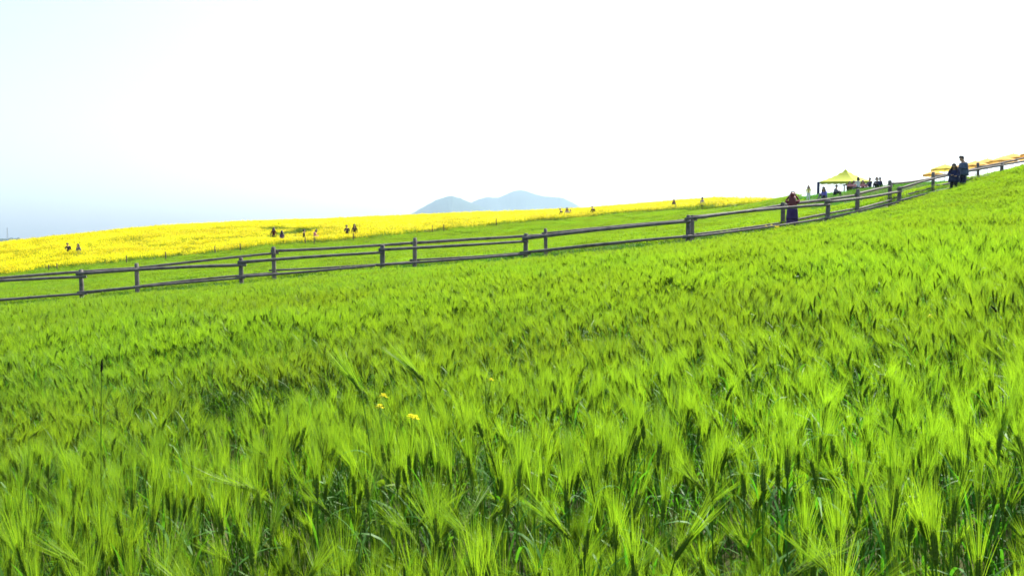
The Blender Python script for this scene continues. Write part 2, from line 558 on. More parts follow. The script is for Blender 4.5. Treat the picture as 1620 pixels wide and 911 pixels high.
def add_awns(mb, rng, base, ax, L, r, n, length, width, spread, seg=2, bend=Vector((0, 0, 0)), sweep=Vector((0, 0, 0)), t0=0.0):
    for k in range(n):
        t = t0 + (1 - t0) * (k + rng.random()) / n
        a = rng.uniform(0, 6.283)
        o = perp(ax, a)
        c = base + ax * (L * t) + bend * (t * t * L) + o * r * .6
        d = (ax + bend * t + o * spread * rng.uniform(.35, 1.15) * (1.15 - .55 * t) + sweep * rng.uniform(.4, 1)).normalized()
        ln = length * rng.uniform(.8, 1.12) * (1 - .15 * t)
        side = d.cross(perp(d, rng.uniform(0, 6.283))).normalized()
        pts = [c + d * (ln * i / seg) + (o * .06 + sweep * .10) * ln * (i / seg) ** 2 for i in range(seg + 1)]
        ws = [width * (1 - .55 * i / seg) for i in range(seg + 1)]; ws[-1] = 0
        mb.ribbon(pts, ws, side)

# material slots of a joined patch: 0 awn, 1 ear, 2 stem, 3 leaf
PATCH_MATS = [M_AWN, M_EAR, M_STEM, M_LEAF]
PROTO = bpy.data.collections.new('crop prototypes')   # sources of the scattered crop, not part of the scene

def barley_patch(name, seed, size, count, lod):
    rng = random.Random(seed)
    mb = MB()
    for i in range(count):
        b = Vector((rng.uniform(-.5, .5) * size, rng.uniform(-.5, .5) * size, 0))
        H = rng.gauss(.655, .05) if rng.random() < .88 else rng.uniform(.42, .6)
        lean = abs(rng.gauss(.04, .05)); ld = rng.gauss(2.6, 1.6)
        pts, ax, d = stalk(rng, H, lean, ld, rng.uniform(0, .2) if rng.random() < .88 else rng.uniform(.3, .9))
        L = rng.uniform(.052, .075); r = rng.uniform(.0058, .0075)
        tip = b + pts[-1]
        bend = d * rng.uniform(0, .3)
        sweep = Vector((rng.gauss(-.04, .07), rng.gauss(0, .07), 0))
        if lod == 0:
            mb.mi = 2; add_stem(mb, b, pts, .0021, 3)
            mb.mi = 3
            for q in range(4):
                f = rng.uniform(.35, .92)
                k = min(3, int(f * 4)); pp = b + pts[k].lerp(pts[k + 1], f * 4 - k)
                add_leaf(mb, rng, pp, rng.uniform(0, 6.28), rng.uniform(.14, .26), rng.uniform(.007, .012), rng.uniform(.45, .85), rng.uniform(.1, .75), 4)
            mb.mi = 1; add_ear(mb, tip, ax, L, r * .8, 5, 5, bend); 
            add_kernels(mb, tip, ax, L, r * 1.15, 7, bend)
            mb.mi = 0; add_awns(mb, rng, tip, ax, L, r, 40, .125, .0009, .21, 2, bend, sweep)
        elif lod == 1:
            mb.mi = 2; add_stem(mb, b + pts[2], [p - pts[2] for p in pts[2:]], .0028, 3)
            mb.mi = 3
            for q in range(2):
                f = rng.uniform(.5, .9)
                k = min(3, int(f * 4)); pp = b + pts[k].lerp(pts[k + 1], f * 4 - k)
                add_leaf(mb, rng, pp, rng.uniform(0, 6.28), rng.uniform(.14, .26), rng.uniform(.009, .014), rng.uniform(.45, .85), rng.uniform(.1, .7), 2)
            mb.mi = 1; add_ear(mb, tip, ax, L, r * 1.2, 4, 2, bend)
            mb.mi = 0; add_awns(mb, rng, tip, ax, L, r, 19, .13, .0036, .30, 1, bend, sweep, .55)
        else:
            mb.mi = 3
            for q in range(2):
                add_leaf(mb, rng, b + pts[2].lerp(pts[3], rng.random()), rng.uniform(0, 6.28), rng.uniform(.18, .3), rng.uniform(.014, .022), rng.uniform(.5, .9), rng.uniform(.1, .5), 2)
            mb.mi = 1; add_ear(mb, tip, ax, L, r * 1.25, 3, 1, bend)
            mb.mi = 0; add_awns(mb, rng, tip, ax, L, r, 10, .125, .0095, .34, 1, bend, sweep)
    me = mb.mesh(name)
    for m in PATCH_MATS: me.materials.append(m)
    return me

def proto_coll(name, meshes):
    c = bpy.data.collections.new(name)
    for i, me in enumerate(meshes):
        c.objects.link(bpy.data.objects.new('%s %02d' % (name, i), me))
    return c

def scatter(name, coll, pts, rots, scales, idx, mat, label, cat):
    """one object whose points carry crop patches (geometry nodes)"""
    me = bpy.data.meshes.new(name)
    me.from_pydata([tuple(p) for p in pts], [], [])
    at = me.attributes.new('rot', 'FLOAT_VECTOR', 'POINT'); at.data.foreach_set('vector', np.asarray(rots, np.float32).ravel())
    at = me.attributes.new('scl', 'FLOAT_VECTOR', 'POINT'); at.data.foreach_set('vector', np.asarray(scales, np.float32).ravel())
    at = me.attributes.new('idx', 'INT', 'POINT'); at.data.foreach_set('value', np.asarray(idx, np.int32))
    o = link(name, me)
    ng = bpy.data.node_groups.new(name, 'GeometryNodeTree')
    ng.interface.new_socket('Geometry', in_out='INPUT', socket_type='NodeSocketGeometry')
    ng.interface.new_socket('Geometry', in_out='OUTPUT', socket_type='NodeSocketGeometry')
    gi = ng.nodes.new('NodeGroupInput'); go = ng.nodes.new('NodeGroupOutput')
    ci = ng.nodes.new('GeometryNodeCollectionInfo')
    ci.inputs['Collection'].default_value = coll
    ci.inputs['Separate Children'].default_value = True
    ci.inputs['Reset Children'].default_value = True
    ip = ng.nodes.new('GeometryNodeInstanceOnPoints')
    ip.inputs['Pick Instance'].default_value = True
    def attr(nm, ty):
        n = ng.nodes.new('GeometryNodeInputNamedAttribute'); n.data_type = ty; n.inputs['Name'].default_value = nm
        return n.outputs['Attribute']
    ng.links.new(gi.outputs[0], ip.inputs['Points'])
    ng.links.new(ci.outputs[0], ip.inputs['Instance'])
    ng.links.new(attr('idx', 'INT'), ip.inputs['Instance Index'])
    e2r = ng.nodes.new('FunctionNodeEulerToRotation')
    ng.links.new(attr('rot', 'FLOAT_VECTOR'), e2r.inputs[0])
    ng.links.new(e2r.outputs[0], ip.inputs['Rotation'])
    ng.links.new(attr('scl', 'FLOAT_VECTOR'), ip.inputs['Scale'])
    ng.links.new(ip.outputs[0], go.inputs[0])
    md = o.modifiers.new('crop', 'NODES'); md.node_group = ng
    tag(o, label, cat, kind='stuff')
    return o

def vnoise(x, y, s, seed):
    """smooth value noise 0..1"""
    rs = np.random.RandomState(seed).rand(64, 64)
    u = np.asarray(x) / s + 100; v = np.asarray(y) / s + 100
    i = np.floor(u).astype(int); j = np.floor(v).astype(int)
    a = u - i; b = v - j; a = a * a * (3 - 2 * a); b = b * b * (3 - 2 * b)
    g = lambda p, q: rs[p % 64, q % 64]
    return (g(i, j) * (1 - a) + g(i + 1, j) * a) * (1 - b) + (g(i, j + 1) * (1 - a) + g(i + 1, j + 1) * a) * b

def orient(x, y, rs, tilt=.035):
    e = .6
    dx = (ground(x + e, y) - ground(x - e, y)) / (2 * e)
    dy = (ground(x, y + e) - ground(x, y - e)) / (2 * e)
    out = []
    th = rs.uniform(0, 6.283, len(x))
    tx = rs.normal(0, tilt, len(x)) + (vnoise(x, y, 2.3, 71) - .5) * .16
    ty = rs.normal(0, tilt, len(x)) + (vnoise(x, y, 2.7, 72) - .5) * .16
    for a, b, t, p, q in zip(dx, dy, th, tx, ty):
        n = Vector((-a * .85 + p, -b * .85 + q, 1)).normalized()
        m = n.to_track_quat('Z', 'Y').to_matrix() @ Matrix.Rotation(t, 3, 'Z')
        out.append(tuple(m.to_euler()))
    return out

def grid_pts(x0, x1, y0, y1, step, rs, jit=.35):
    X, Y = np.meshgrid(np.arange(x0, x1, step), np.arange(y0, y1, step))
    X = X.ravel() + rs.uniform(-jit, jit, X.size) * step; Y = Y.ravel() + rs.uniform(-jit, jit, Y.size) * step
    return X, Y

def crop_height(x, y):
    """crop is a little shorter towards the path, and in waves"""
    n = .90 + .20 * vnoise(x, y, 3.1, 5) + .10 * (vnoise(x, y, 1.1, 6) - .5)
    e = np.clip((np.asarray(yn(x)) - y) / 14.0, 0, 1)
    return n * np.where(y < yn(x), .56 + .42 * e ** .8, .78)

def lawn(x, y):
    return (x / np.maximum(y, 1) > .335) & (y > 47) & (y > yf(x) + 3)

rs = np.random.RandomState(4)
NFRONT = 2.75
# near: detailed patches
C0 = proto_coll('barley near', [barley_patch('barley near %d' % k, 100 + k, .5, 36, 0) for k in range(9)])
x, y = grid_pts(-9, 9, -1.2, 9.0, .40, rs)
k = (np.abs(x) < .70 * y + 2.2) & (np.hypot(x, y) < 9.0)
x, y = x[k], y[k]
gap = vnoise(x, y, .9, 31)
k = gap > np.where(np.hypot(x, y) < 5, .34, .18)
x, y = x[k], y[k]
z = ground(x, y) - .01; h = crop_height(x, y) * rs.uniform(.92, 1.06, len(x))
front = (np.hypot(x, y) < NFRONT)
h = np.where(front, h * .74, h)
w = rs.uniform(.95, 1.1, len(x))
scatter('barley_crop', C0, np.stack([x, y, z], -1), orient(x, y, rs), np.stack([w, w, h], -1), rs.randint(0, 9, len(x)), None,
        'thick green barley with fine awns filling the front of the field', 'barley')
# middle: up to the fence
C1 = proto_coll('barley middle', [barley_patch('barley middle %d' % k, 200 + k, 1.0, 230, 1) for k in range(7)])
x, y = grid_pts(-34, 40, 3, 48, .82, rs)
rr = np.hypot(x, y)
k = (np.abs(x) < .70 * y + 2.5) & (rr > 8.6) & (y < yn(x) - .35)
x, y = x[k], y[k]
k = vnoise(x, y, 1.7, 33) > .10
x, y = x[k], y[k]
z = ground(x, y) - .01; h = crop_height(x, y) * rs.uniform(.9, 1.08, len(x)); w = rs.uniform(.95, 1.1, len(x))
scatter('barley_crop', C1, np.stack([x, y, z], -1), orient(x, y, rs), np.stack([w, w, h], -1), rs.randint(0, 7, len(x)), None,
        'sunlit green barley running up to the log fence', 'barley')
# beyond the path
C2 = proto_coll('barley far', [barley_patch('barley far %d' % k, 300 + k, 1.5, 330, 2) for k in range(5)])
x, y = grid_pts(-62, 60, 32, 92, 1.25, rs)
k = (np.abs(x) < .70 * y + 2.5) & (y > yf(x) + .5) & (y < yb(x) + .4) & ~lawn(x, y) & ((x / y < .45) | (y < 52))
x, y = x[k], y[k]
z = ground(x, y) - .01; h = crop_height(x, y) * rs.uniform(.9, 1.08, len(x)); w = rs.uniform(.95, 1.1, len(x))
h = h * np.where((x / y > .2) & (y > 52), .72, 1.0)
scatter('barley_crop', C2, np.stack([x, y, z], -1), orient(x, y, rs), np.stack([w, w, h], -1), rs.randint(0, 5, len(x)), None,
        'green barley strip between the fenced path and the yellow rapeseed', 'barley')

# short grass: path verges and the picnic lawn
def grass_patch(name, seed, size, count):
    rng = random.Random(seed); mb = MB(); mb.mi = 3
    for i in range(count):
        add_leaf(mb, rng, Vector((rng.uniform(-.5, .5) * size, rng.uniform(-.5, .5) * size, 0)), rng.uniform(0, 6.28), rng.uniform(.10, .22), rng.uniform(.008, .016), rng.uniform(.6, .95), rng.uniform(0, .4), 2)
    me = mb.mesh(name)
    for m in PATCH_MATS: me.materials.append(m)
    return me
C3 = proto_coll('lawn grass', [grass_patch('lawn grass %d' % k, 400 + k, 1.2, 320) for k in range(4)])
x, y = grid_pts(14, 62, 28, 84, 1.0, rs)
kl = lawn(x, y) & (x / y < .75)
x2, y2 = grid_pts(-32, 42, 24, 56, .9, rs)
t = (y2 - yn(x2)) / np.maximum(yf(x2) - yn(x2), .1)
kp = (t > -.1) & (t < 1.15) & ((t < .22) | (t > .72))
x = np.concatenate([x[kl], x2[kp]]); y = np.concatenate([y[kl], y2[kp]])
z = ground(x, y) - .01; h = rs.uniform(.8, 1.4, len(x))
scatter('grass', C3, np.stack([x, y, z], -1), orient(x, y, rs), np.stack([np.ones_like(h), np.ones_like(h), h], -1), rs.randint(0, 4, len(x)), None,
        'short green grass on the picnic lawn and path verges', 'grass')

# ------------------------------------------------------------------ rapeseed field
def rape_patch(name, seed, size, count):
    rng = random.Random(seed); mb = MB()
    for i in range(count):
        b = Vector((rng.uniform(-.5, .5) * size, rng.uniform(-.5, .5) * size, 0))
        H = rng.gauss(.95, .07)
        mb.mi = 1
        mb.ribbon([b, b + Vector((rng.uniform(-.1, .1), rng.uniform(-.1, .1), H))], [.02, .012], Vector((1, 0, 0)))
        add_leaf(mb, rng, b + Vector((0, 0, H * .5)), rng.uniform(0, 6.28), .2, .05, .7, .4, 2)
        mb.mi = 0
        for q in range(4):
            c = b + Vector((rng.gauss(0, .09), rng.gauss(0, .09), H - abs(rng.gauss(0, .11))))
            for w in range(4):
                cc = c + Vector((rng.uniform(-.04, .04), rng.uniform(-.04, .04), rng.uniform(-.05, .04)))
                n = Vector((rng.gauss(0, .6), rng.gauss(0, .6), 1)).normalized()
                u = perp(n, rng.uniform(0, 6.28)); v = n.cross(u); s = rng.uniform(.016, .03)
                mb.face(mb.vert(cc - u * s), mb.vert(cc - v * s), mb.vert(cc + u * s), mb.vert(cc + v * s))
    me = mb.mesh(name); me.materials.append(M_RPET); me.materials.append(M_RGRN)
    return me
C4 = proto_coll('rapeseed', [rape_patch('rapeseed %d' % k, 500 + k, 1.5, 60) for k in range(6)])
x, y = grid_pts(-92, 46, 58, 134, 1.2, rs)
track = []
for px, py in ((270, 378), (340, 374.5), (400, 371.5), (460, 367.5), (520, 361), (570, 358), (620, 354), (690, 350.5), (760, 345)):
    p, D = hit(px, py, 1.0, 60); track.append((p.x, p.y))
tx_, ty_ = np.array(track).T
tdist = np.abs(y - np.interp(x, tx_, ty_)); tdist[(x < tx_[0]) | (x > tx_[-1])] = 99
k = (np.abs(x) < .70 * y + 3) & (y > yb(x) + .4) & (tdist > 1.0) & (vnoise(x, y, 4.0, 55) > .14)
x, y, tdist = x[k], y[k], tdist[k]
z = ground(x, y) - .01
h = .88 + .18 * vnoise(x, y, 5, 41) + .30 * (vnoise(x * .6, y * 2.5, 2.2, 42) - .5)
# thin, greener end of the field towards the lawn
w = rs.uniform(.95, 1.1, len(x))
scatter('rapeseed_crop', C4, np.stack([x, y, z], -1), orient(x, y, rs), np.stack([w, w, h], -1), rs.randint(0, 6, len(x)), None,
        'bright yellow rapeseed in bloom covering the far hillside', 'rapeseed')

# ------------------------------------------------------------------ single barley plants at the front
def barley_variant(seed, H, lean, ldir, nod, bendk, spread, n_awn, awn_len, n_leaf=3, awn_w=.0010, ear_L=.064, ear_r=.0072, sweep=(0, 0, 0)):
    rng = random.Random(seed)
    pts, ax, d = stalk(rng, H, lean, ldir, nod)
    out = {}
    mb = MB(); add_stem(mb, Vector((0, 0, 0)), pts, .0022, 5); out['stem'] = mb.mesh('stem', True)
    out['leaf'] = []
    for q in range(n_leaf):
        mb = MB(); f = .38 + .5 * (q + rng.random() * .7) / n_leaf
        k = min(3, int(f * 4)); pp = pts[k].lerp(pts[k + 1], f * 4 - k)
        add_leaf(mb, rng, pp, rng.uniform(0, 6.28), rng.uniform(.15, .27), rng.uniform(.008, .012), rng.uniform(.5, .85), rng.uniform(.15, .7), 6)
        out['leaf'].append(mb.mesh('leaf', True))
    bend = d * bendk
    mb = MB(); add_ear(mb, pts[-1], ax, ear_L, ear_r * .8, 6, 5, bend); add_kernels(mb, pts[-1], ax, ear_L, ear_r * 1.2, 9, bend); out['ear'] = mb.mesh('ear')
    mb = MB(); add_awns(mb, rng, pts[-1], ax, ear_L, ear_r, n_awn, awn_len, awn_w, spread, 3, bend, Vector(sweep)); out['awns'] = mb.mesh('awns')
    return out

def plant_from(var, loc, rz, scale, label, group, ear_mat=None):
    root = empty('barley_plant', loc, rz)
    root.scale = (scale, scale, scale)
    tag(root, label, 'barley', group)
    def part(name, me, mat, parent):
        if not me.materials: me.materials.append(mat)
        o = bpy.data.objects.new(name, me); COL.objects.link(o); o.parent = parent; return o
    part('stem', var['stem'], M_STEM, root)
    for lm in var['leaf']: part('leaf', lm, M_LEAF, root)
    e = part('ear', var['ear'], ear_mat or M_EAR, root)
    part('awns', var['awns'], M_AWN, e)
    return root

VARS = [   # look, share of the plants, shape
    ('upright barley stalk with a dense dome of fine awns at the front of the field', .16, dict(H=.68, lean=.02, ldir=1, nod=.05, bendk=.05, spread=0.258, n_awn=54, awn_len=.135)),
    ('squat upright barley stalk with very widely splayed awns at the field front', .15, dict(H=.64, lean=.03, ldir=3, nod=.08, bendk=.05, spread=0.344, n_awn=56, awn_len=.125)),
    ('tall upright barley stalk with loosely fanned long awns at the field front', .15, dict(H=.72, lean=.04, ldir=5, nod=.0, bendk=.1, spread=0.224, n_awn=44, awn_len=.15)),
    ('slim barley stalk with awns held tight like a paintbrush at the field front', .11, dict(H=.71, lean=.03, ldir=2, nod=.05, bendk=.05, spread=0.103, n_awn=43, awn_len=.14)),
    ('barley stalk with a narrow upright brush of sparse awns at the field front', .11, dict(H=.67, lean=.05, ldir=4, nod=.1, bendk=.1, spread=0.163, n_awn=31, awn_len=.13)),
    ('barley stalk leaning gently with awns swept along its lean at the field front', .08, dict(H=.70, lean=.13, ldir=3.0, nod=.2, bendk=.15, spread=0.206, n_awn=48, awn_len=.135, sweep=(-.1, 0, .05))),
    ('barley stalk leaning hard over with a splayed fan of awns at the field front', .07, dict(H=.69, lean=.24, ldir=.3, nod=.25, bendk=.2, spread=0.258, n_awn=49, awn_len=.13, sweep=(.1, 0, 0))),
    ('barley stalk with its ear nodding right over and awns drooping at the field front', .03, dict(H=.70, lean=.14, ldir=2.7, nod=.9, bendk=.7, spread=0.189, n_awn=47, awn_len=.135)),
    ('barley stalk with a half-bowed ear and arching awns at the field front', .05, dict(H=.68, lean=.12, ldir=.5, nod=.5, bendk=.4, spread=0.206, n_awn=47, awn_len=.13)),
    ('short young barley stalk with a small ear low in the field front', .05, dict(H=.55, lean=.05, ldir=1, nod=.1, bendk=.1, spread=0.224, n_awn=40, awn_len=.115, ear_L=.05)),
    ('very short barley stalk with stubby splayed awns low in the field front', .04, dict(H=.48, lean=.07, ldir=4, nod=.1, bendk=.1, spread=0.292, n_awn=37, awn_len=.095, ear_L=.045)),
]
vlist = [(lab, lab.replace(' stalk ', ' stalks ', 1), [barley_variant(700 + 3 * i + q, **kw) for q in range(3)]) for i, (lab, sh, kw) in enumerate(VARS)]
rng = random.Random(77)
placed = []
tries = 0
while len(placed) < 292 and tries < 20000:
    tries += 1
    y = math.sqrt(rng.uniform(1.36 ** 2, 2.80 ** 2)); x = rng.uniform(-1, 1) * (.62 * y + .10)
    if any((x - a) ** 2 + (y - b) ** 2 < .055 ** 2 for a, b in placed): continue
    c = float(vnoise(np.array([x]), np.array([y]), .42, 91)[0])
    if c < .36 and rng.random() < .9: continue
    placed.append((x, y))
for x, y in placed:
    k = rng.choices(range(len(VARS)), [v[1] for v in VARS])[0]
    label, group, row = vlist[k]
    plant_from(rng.choice(row), (x, y, gz(x, y)), rng.uniform(0, 6.283), rng.uniform(.93, 1.10), label, group)

# a few that stand out
def special(px, py, D, label, ear_mat=None, rz=0.0, **kw):
    p = P(px, py, D); g = gz(p.x, p.y)
    H = p.z - g
    v = barley_variant(int(px * 7 + py), H=H, **kw)
    return plant_from(v, (p.x, p.y, g), rz, 1.0, label, None, ear_mat)
special(716, 592, 2.9, 'tall barley stalk bent over with long pale awns swept to one side', lean=.10, ldir=math.pi, nod=.55, bendk=.25, spread=.16, n_awn=60, awn_len=.17, sweep=(-.12, 0, .05), awn_w=.0014)
special(612, 612, 2.7, 'tall barley stalk with pale awns fanned beside a yellow-flowered weed', lean=.08, ldir=math.pi, nod=.35, bendk=.2, spread=.22, n_awn=60, awn_len=.15, sweep=(-.08, 0, .03), awn_w=.0014)
special(152, 588, 3.3, 'thin barley stalk with a small blackened ear among green barley', M_SMUT, lean=.02, ldir=1, nod=.05, bendk=.0, spread=.1, n_awn=3, awn_len=.03, ear_L=.05, ear_r=.0048)
special(756, 884, 1.75, 'low barley stalk with a stubby black ear amid shaded leaves', M_SMUT, lean=.03, ldir=1, nod=.1, bendk=.05, spread=.1, n_awn=4, awn_len=.03, ear_L=.034, ear_r=.006)
special(1586, 492, 4.4, 'tall thin stalk with a dark hooked seed head beside green barley', M_SMUT, lean=.04, ldir=math.pi, nod=.2, bendk=.6, spread=.1, n_awn=3, awn_len=.02, ear_L=.035, ear_r=.006)
special(1198, 590, 3.5, 'barley stalk with a curved dark green ear arching to one side', lean=.10, ldir=math.pi, nod=.25, bendk=.35, spread=.15, n_awn=40, awn_len=.13, ear_L=.085, sweep=(-.1, 0, 0))

# ------------------------------------------------------------------ stray rapeseed plants in the barley
def rape_weed(px, py, D, n_heads, label, spread=.05, big=1.0):
    top = P(px, py, D); g = gz(top.x, top.y)
    root = empty('rapeseed_plant', (top.x, top.y, g))
    tag(root, label, 'weed', 'stray yellow rapeseed plants in the barley')
    rng = random.Random(int(px))
    H = top.z - g
    mb = MB(); mb.tube([(0, 0, 0), (.01, 0, H * .5), (0, 0, H * .97)], [.004, .0035, .002], 5, False); mb.build('stem', M_RGRN, root, True)
    for q in range(4):
        mb = MB(); add_leaf(mb, rng, Vector((0, 0, H * (.25 + .15 * q))), rng.uniform(0, 6.28), .14, .035, .5, .4, 5); mb.build('leaf', M_RGRN, root, True)
    for q in range(n_heads):
        c = Vector((rng.gauss(0, spread), rng.gauss(0, spread), H - (0 if q == 0 else abs(rng.gauss(0, spread * 1.2)))))
        mb = MB(); mb.mi = 1
        mb.tube([(0, 0, H * .75), c * .5 + Vector((0, 0, H * .42)), c], [.002, .0018, .0014], 4, False)
        mb.mi = 0
        for f in range(9):
            a = f * 2.4; rr = .0052 * big * math.sqrt(f + .3)
            fc = c + Vector((math.cos(a) * rr, math.sin(a) * rr, -.0022 * f * big))
            for w in range(4):
                b = a + w * 1.571
                u = Vector((math.cos(b), math.sin(b), rng.uniform(.1, .5))).normalized(); v = Vector((-math.sin(b), math.cos(b), 0))
                s = .009 * big
                mb.face(mb.vert(fc), mb.vert(fc + u * s * .7 + v * s * .45), mb.vert(fc + u * s * 1.15), mb.vert(fc + u * s * .7 - v * s * .45))
        mb.build('flower_head', [M_RPET, M_RGRN], root)
    return root
rape_weed(632, 619, 3.1, 1, 'small yellow rapeseed flower standing in barley, higher than its neighbours', big=.75)
rape_weed(604, 645, 2.9, 1, 'small yellow rapeseed flower in barley beside a pale fanned ear', big=.75)
rape_weed(656, 655, 2.8, 2, 'yellow rapeseed weed with two flower heads low among barley ears', .010, .7)
rape_weed(768, 599, 3.6, 1, 'single tiny yellow rapeseed flower alone among barley ears', big=.55)
rape_weed(1275, 405, 13.0, 9, 'clump of yellow rapeseed flowers rising out of the barley slope', .10, 1.8)
rape_weed(1292, 421, 12.0, 4, 'small yellow rapeseed plant just below the larger yellow clump', .06, 1.6)
rape_weed(1226, 355, 28.0, 7, 'yellow rapeseed plant beside the fence near the long-haired woman', .14, 2.6)
rape_weed(1526, 358, 17.0, 4, 'pale yellow rapeseed plant on the barley slope below the couple', .10, 1.8)
rape_weed(1464, 498, 5.2, 2, 'small yellow rapeseed flowers deep in the barley near a dark seed head', .03)

# ------------------------------------------------------------------ stakes along the rapeseed edge
for px, py in ((77, 427), (90, 425), (200, 413), (262, 406.5), (340, 398), (380, 394), (483, 384.5), (497, 384), (559, 377), (684, 364.5), (702, 363.5), (785, 354)):
    p, D = hit(px, py, .7, 55); t = P(px, py - 8, D)
    mb = MB(); Hs = max(t.z - p.z, 1.0)
    mb.tube([(0, 0, -.2), (.01, 0, Hs * .5), (.0, .01, Hs), (.0, .01, Hs + .03)], [.045, .042, .038, .015], 7)
    o = mb.build('stake', M_STAKE, None, True); o.location = p
    tag(o, 'thin wooden stake at the edge of the yellow rapeseed', 'stake', 'stakes along the rapeseed edge')

# ------------------------------------------------------------------ people
def cloth(name, c): return plain_mat(name, c, .85, .15, .18, 14)
M_SKIN = plain_mat('skin', (.50, .30, .20), .55, .3, .06, 20)
HAIRM = {'black': plain_mat('black hair', (.012, .010, .010), .5, .4, .3, 40), 'brown': plain_mat('brown hair', (.05, .028, .015), .5, .4, .3, 40),
         'auburn': plain_mat('auburn hair', (.115, .012, .012), .5, .4, .3, 40)}
CL = {k: cloth(k + ' cloth', v) for k, v in dict(black=(.022, .022, .026), indigo=(.055, .032, .11), navy=(.032, .036, .085), denim=(.085, .11, .16), grey=(.15, .15, .16), maroon=(.09, .012, .02), purple=(.07, .04, .13),
      blue=(.04, .07, .26), white=(.75, .74, .72), pink=(.62, .26, .26), lilac=(.33, .26, .40), yellow=(.70, .62, .14), brown=(.07, .04, .025), red=(.35, .03, .03), violet=(.16, .14, .52), teal=(.06, .16, .18)).items()}

def skeleton(pose):
    J = dict(pelvis=(0, 0, .95), belly=(0, .005, 1.10), chest=(0, 0, 1.30), neck=(0, .0, 1.455), chin=(0, .03, 1.53), head=(0, .025, 1.615), crown=(0, .010, 1.685), nose=(0, .135, 1.60),
             hipL=(-.095, 0, .90), kneeL=(-.10, .02, .50), ankL=(-.10, -.01, .09), toeL=(-.12, .14, .035), hipR=(.095, 0, .90), kneeR=(.10, .02, .50), ankR=(.10, -.01, .09), toeR=(.12, .14, .035),
             shL=(-.175, -.005, 1.395), elL=(-.235, -.02, 1.13), wrL=(-.24, .06, .90), shR=(.175, -.005, 1.395), elR=(.235, -.02, 1.13), wrR=(.24, .06, .90))
    J = {k: Vector(v) for k, v in J.items()}
    def up(**kw):
        for k, v in kw.items(): J[k] = Vector(v)
    upper = ('belly', 'chest', 'neck', 'chin', 'head', 'crown', 'nose', 'shL', 'elL', 'wrL', 'shR', 'elR', 'wrR')
    def bend(names, piv, ang):
        m = Matrix.Rotation(ang, 3, 'X')
        for n in names: J[n] = piv + m @ (J[n] - piv)
    if pose == 'walk':
        up(kneeL=(-.10, .16, .52), ankL=(-.10, .20, .10), toeL=(-.11, .36, .06), kneeR=(.10, -.02, .50), ankR=(.10, -.24, .14), toeR=(.11, -.14, .05), wrL=(-.25, -.08, .93), wrR=(.25, .2, .95))
    elif pose == 'raise':
        up(elL=(-.24, .22, 1.44), wrL=(-.10, .25, 1.66), elR=(.24, .22, 1.44), wrR=(.10, .25, 1.66))
    elif pose == 'phone':
        up(elL=(-.25, .04, 1.15), wrL=(-.09, .27, 1.20), elR=(.25, .04, 1.15), wrR=(.09, .27, 1.20))
        bend(('chin', 'head', 'crown', 'nose'), J['neck'].copy(), -.55)
    elif pose == 'look':
        up(elL=(-.25, .02, 1.14), wrL=(-.12, .25, 1.08), elR=(.25, .06, 1.14), wrR=(.10, .30, 1.12))
        bend(('neck', 'chin', 'head', 'crown', 'nose'), J['chest'].copy(), -.22)
        bend(('chin', 'head', 'crown', 'nose'), J['neck'].copy(), -.5)
    elif pose in ('sit', 'sit_ground'):
        dz = -.43 if pose == 'sit' else -.83
        for n in J:
            if n in upper or n in ('pelvis', 'hipL', 'hipR'): J[n].z += dz
        if pose == 'sit':
            up(kneeL=(-.13, .43, .49), ankL=(-.13, .42, .09), toeL=(-.14, .57, .035), kneeR=(.13, .43, .49), ankR=(.13, .42, .09), toeR=(.14, .57, .035),
               elL=(-.25, .10, .74), wrL=(-.14, .33, .74), elR=(.25, .10, .74), wrR=(.14, .33, .74))
        else:
            up(kneeL=(-.14, .36, .44), ankL=(-.12, .50, .08), toeL=(-.12, .64, .035), kneeR=(.14, .36, .44), ankR=(.12, .50, .08), toeR=(.12, .64, .035),
               elL=(-.25, .14, .36), wrL=(-.13, .36, .46), elR=(.25, .14, .36), wrR=(.13, .36, .46))
            bend(upper, J['pelvis'].copy(), -.25)
    return J

RAD = dict(pelvis=(.145, .115), belly=(.13, .10), chest=(.155, .11), neck=(.056, .056), chin=(.066, .075), head=(.082, .098), crown=(.050, .055), nose=(.012, .012), hip=(.088, .095), knee=(.060, .062), ank=(.042, .045), toe=(.042, .032),
           sh=(.062, .066), el=(.044, .046), wr=(.030, .032), palm=(.040, .020), f1=(.011, .011), f2=(.009, .009))

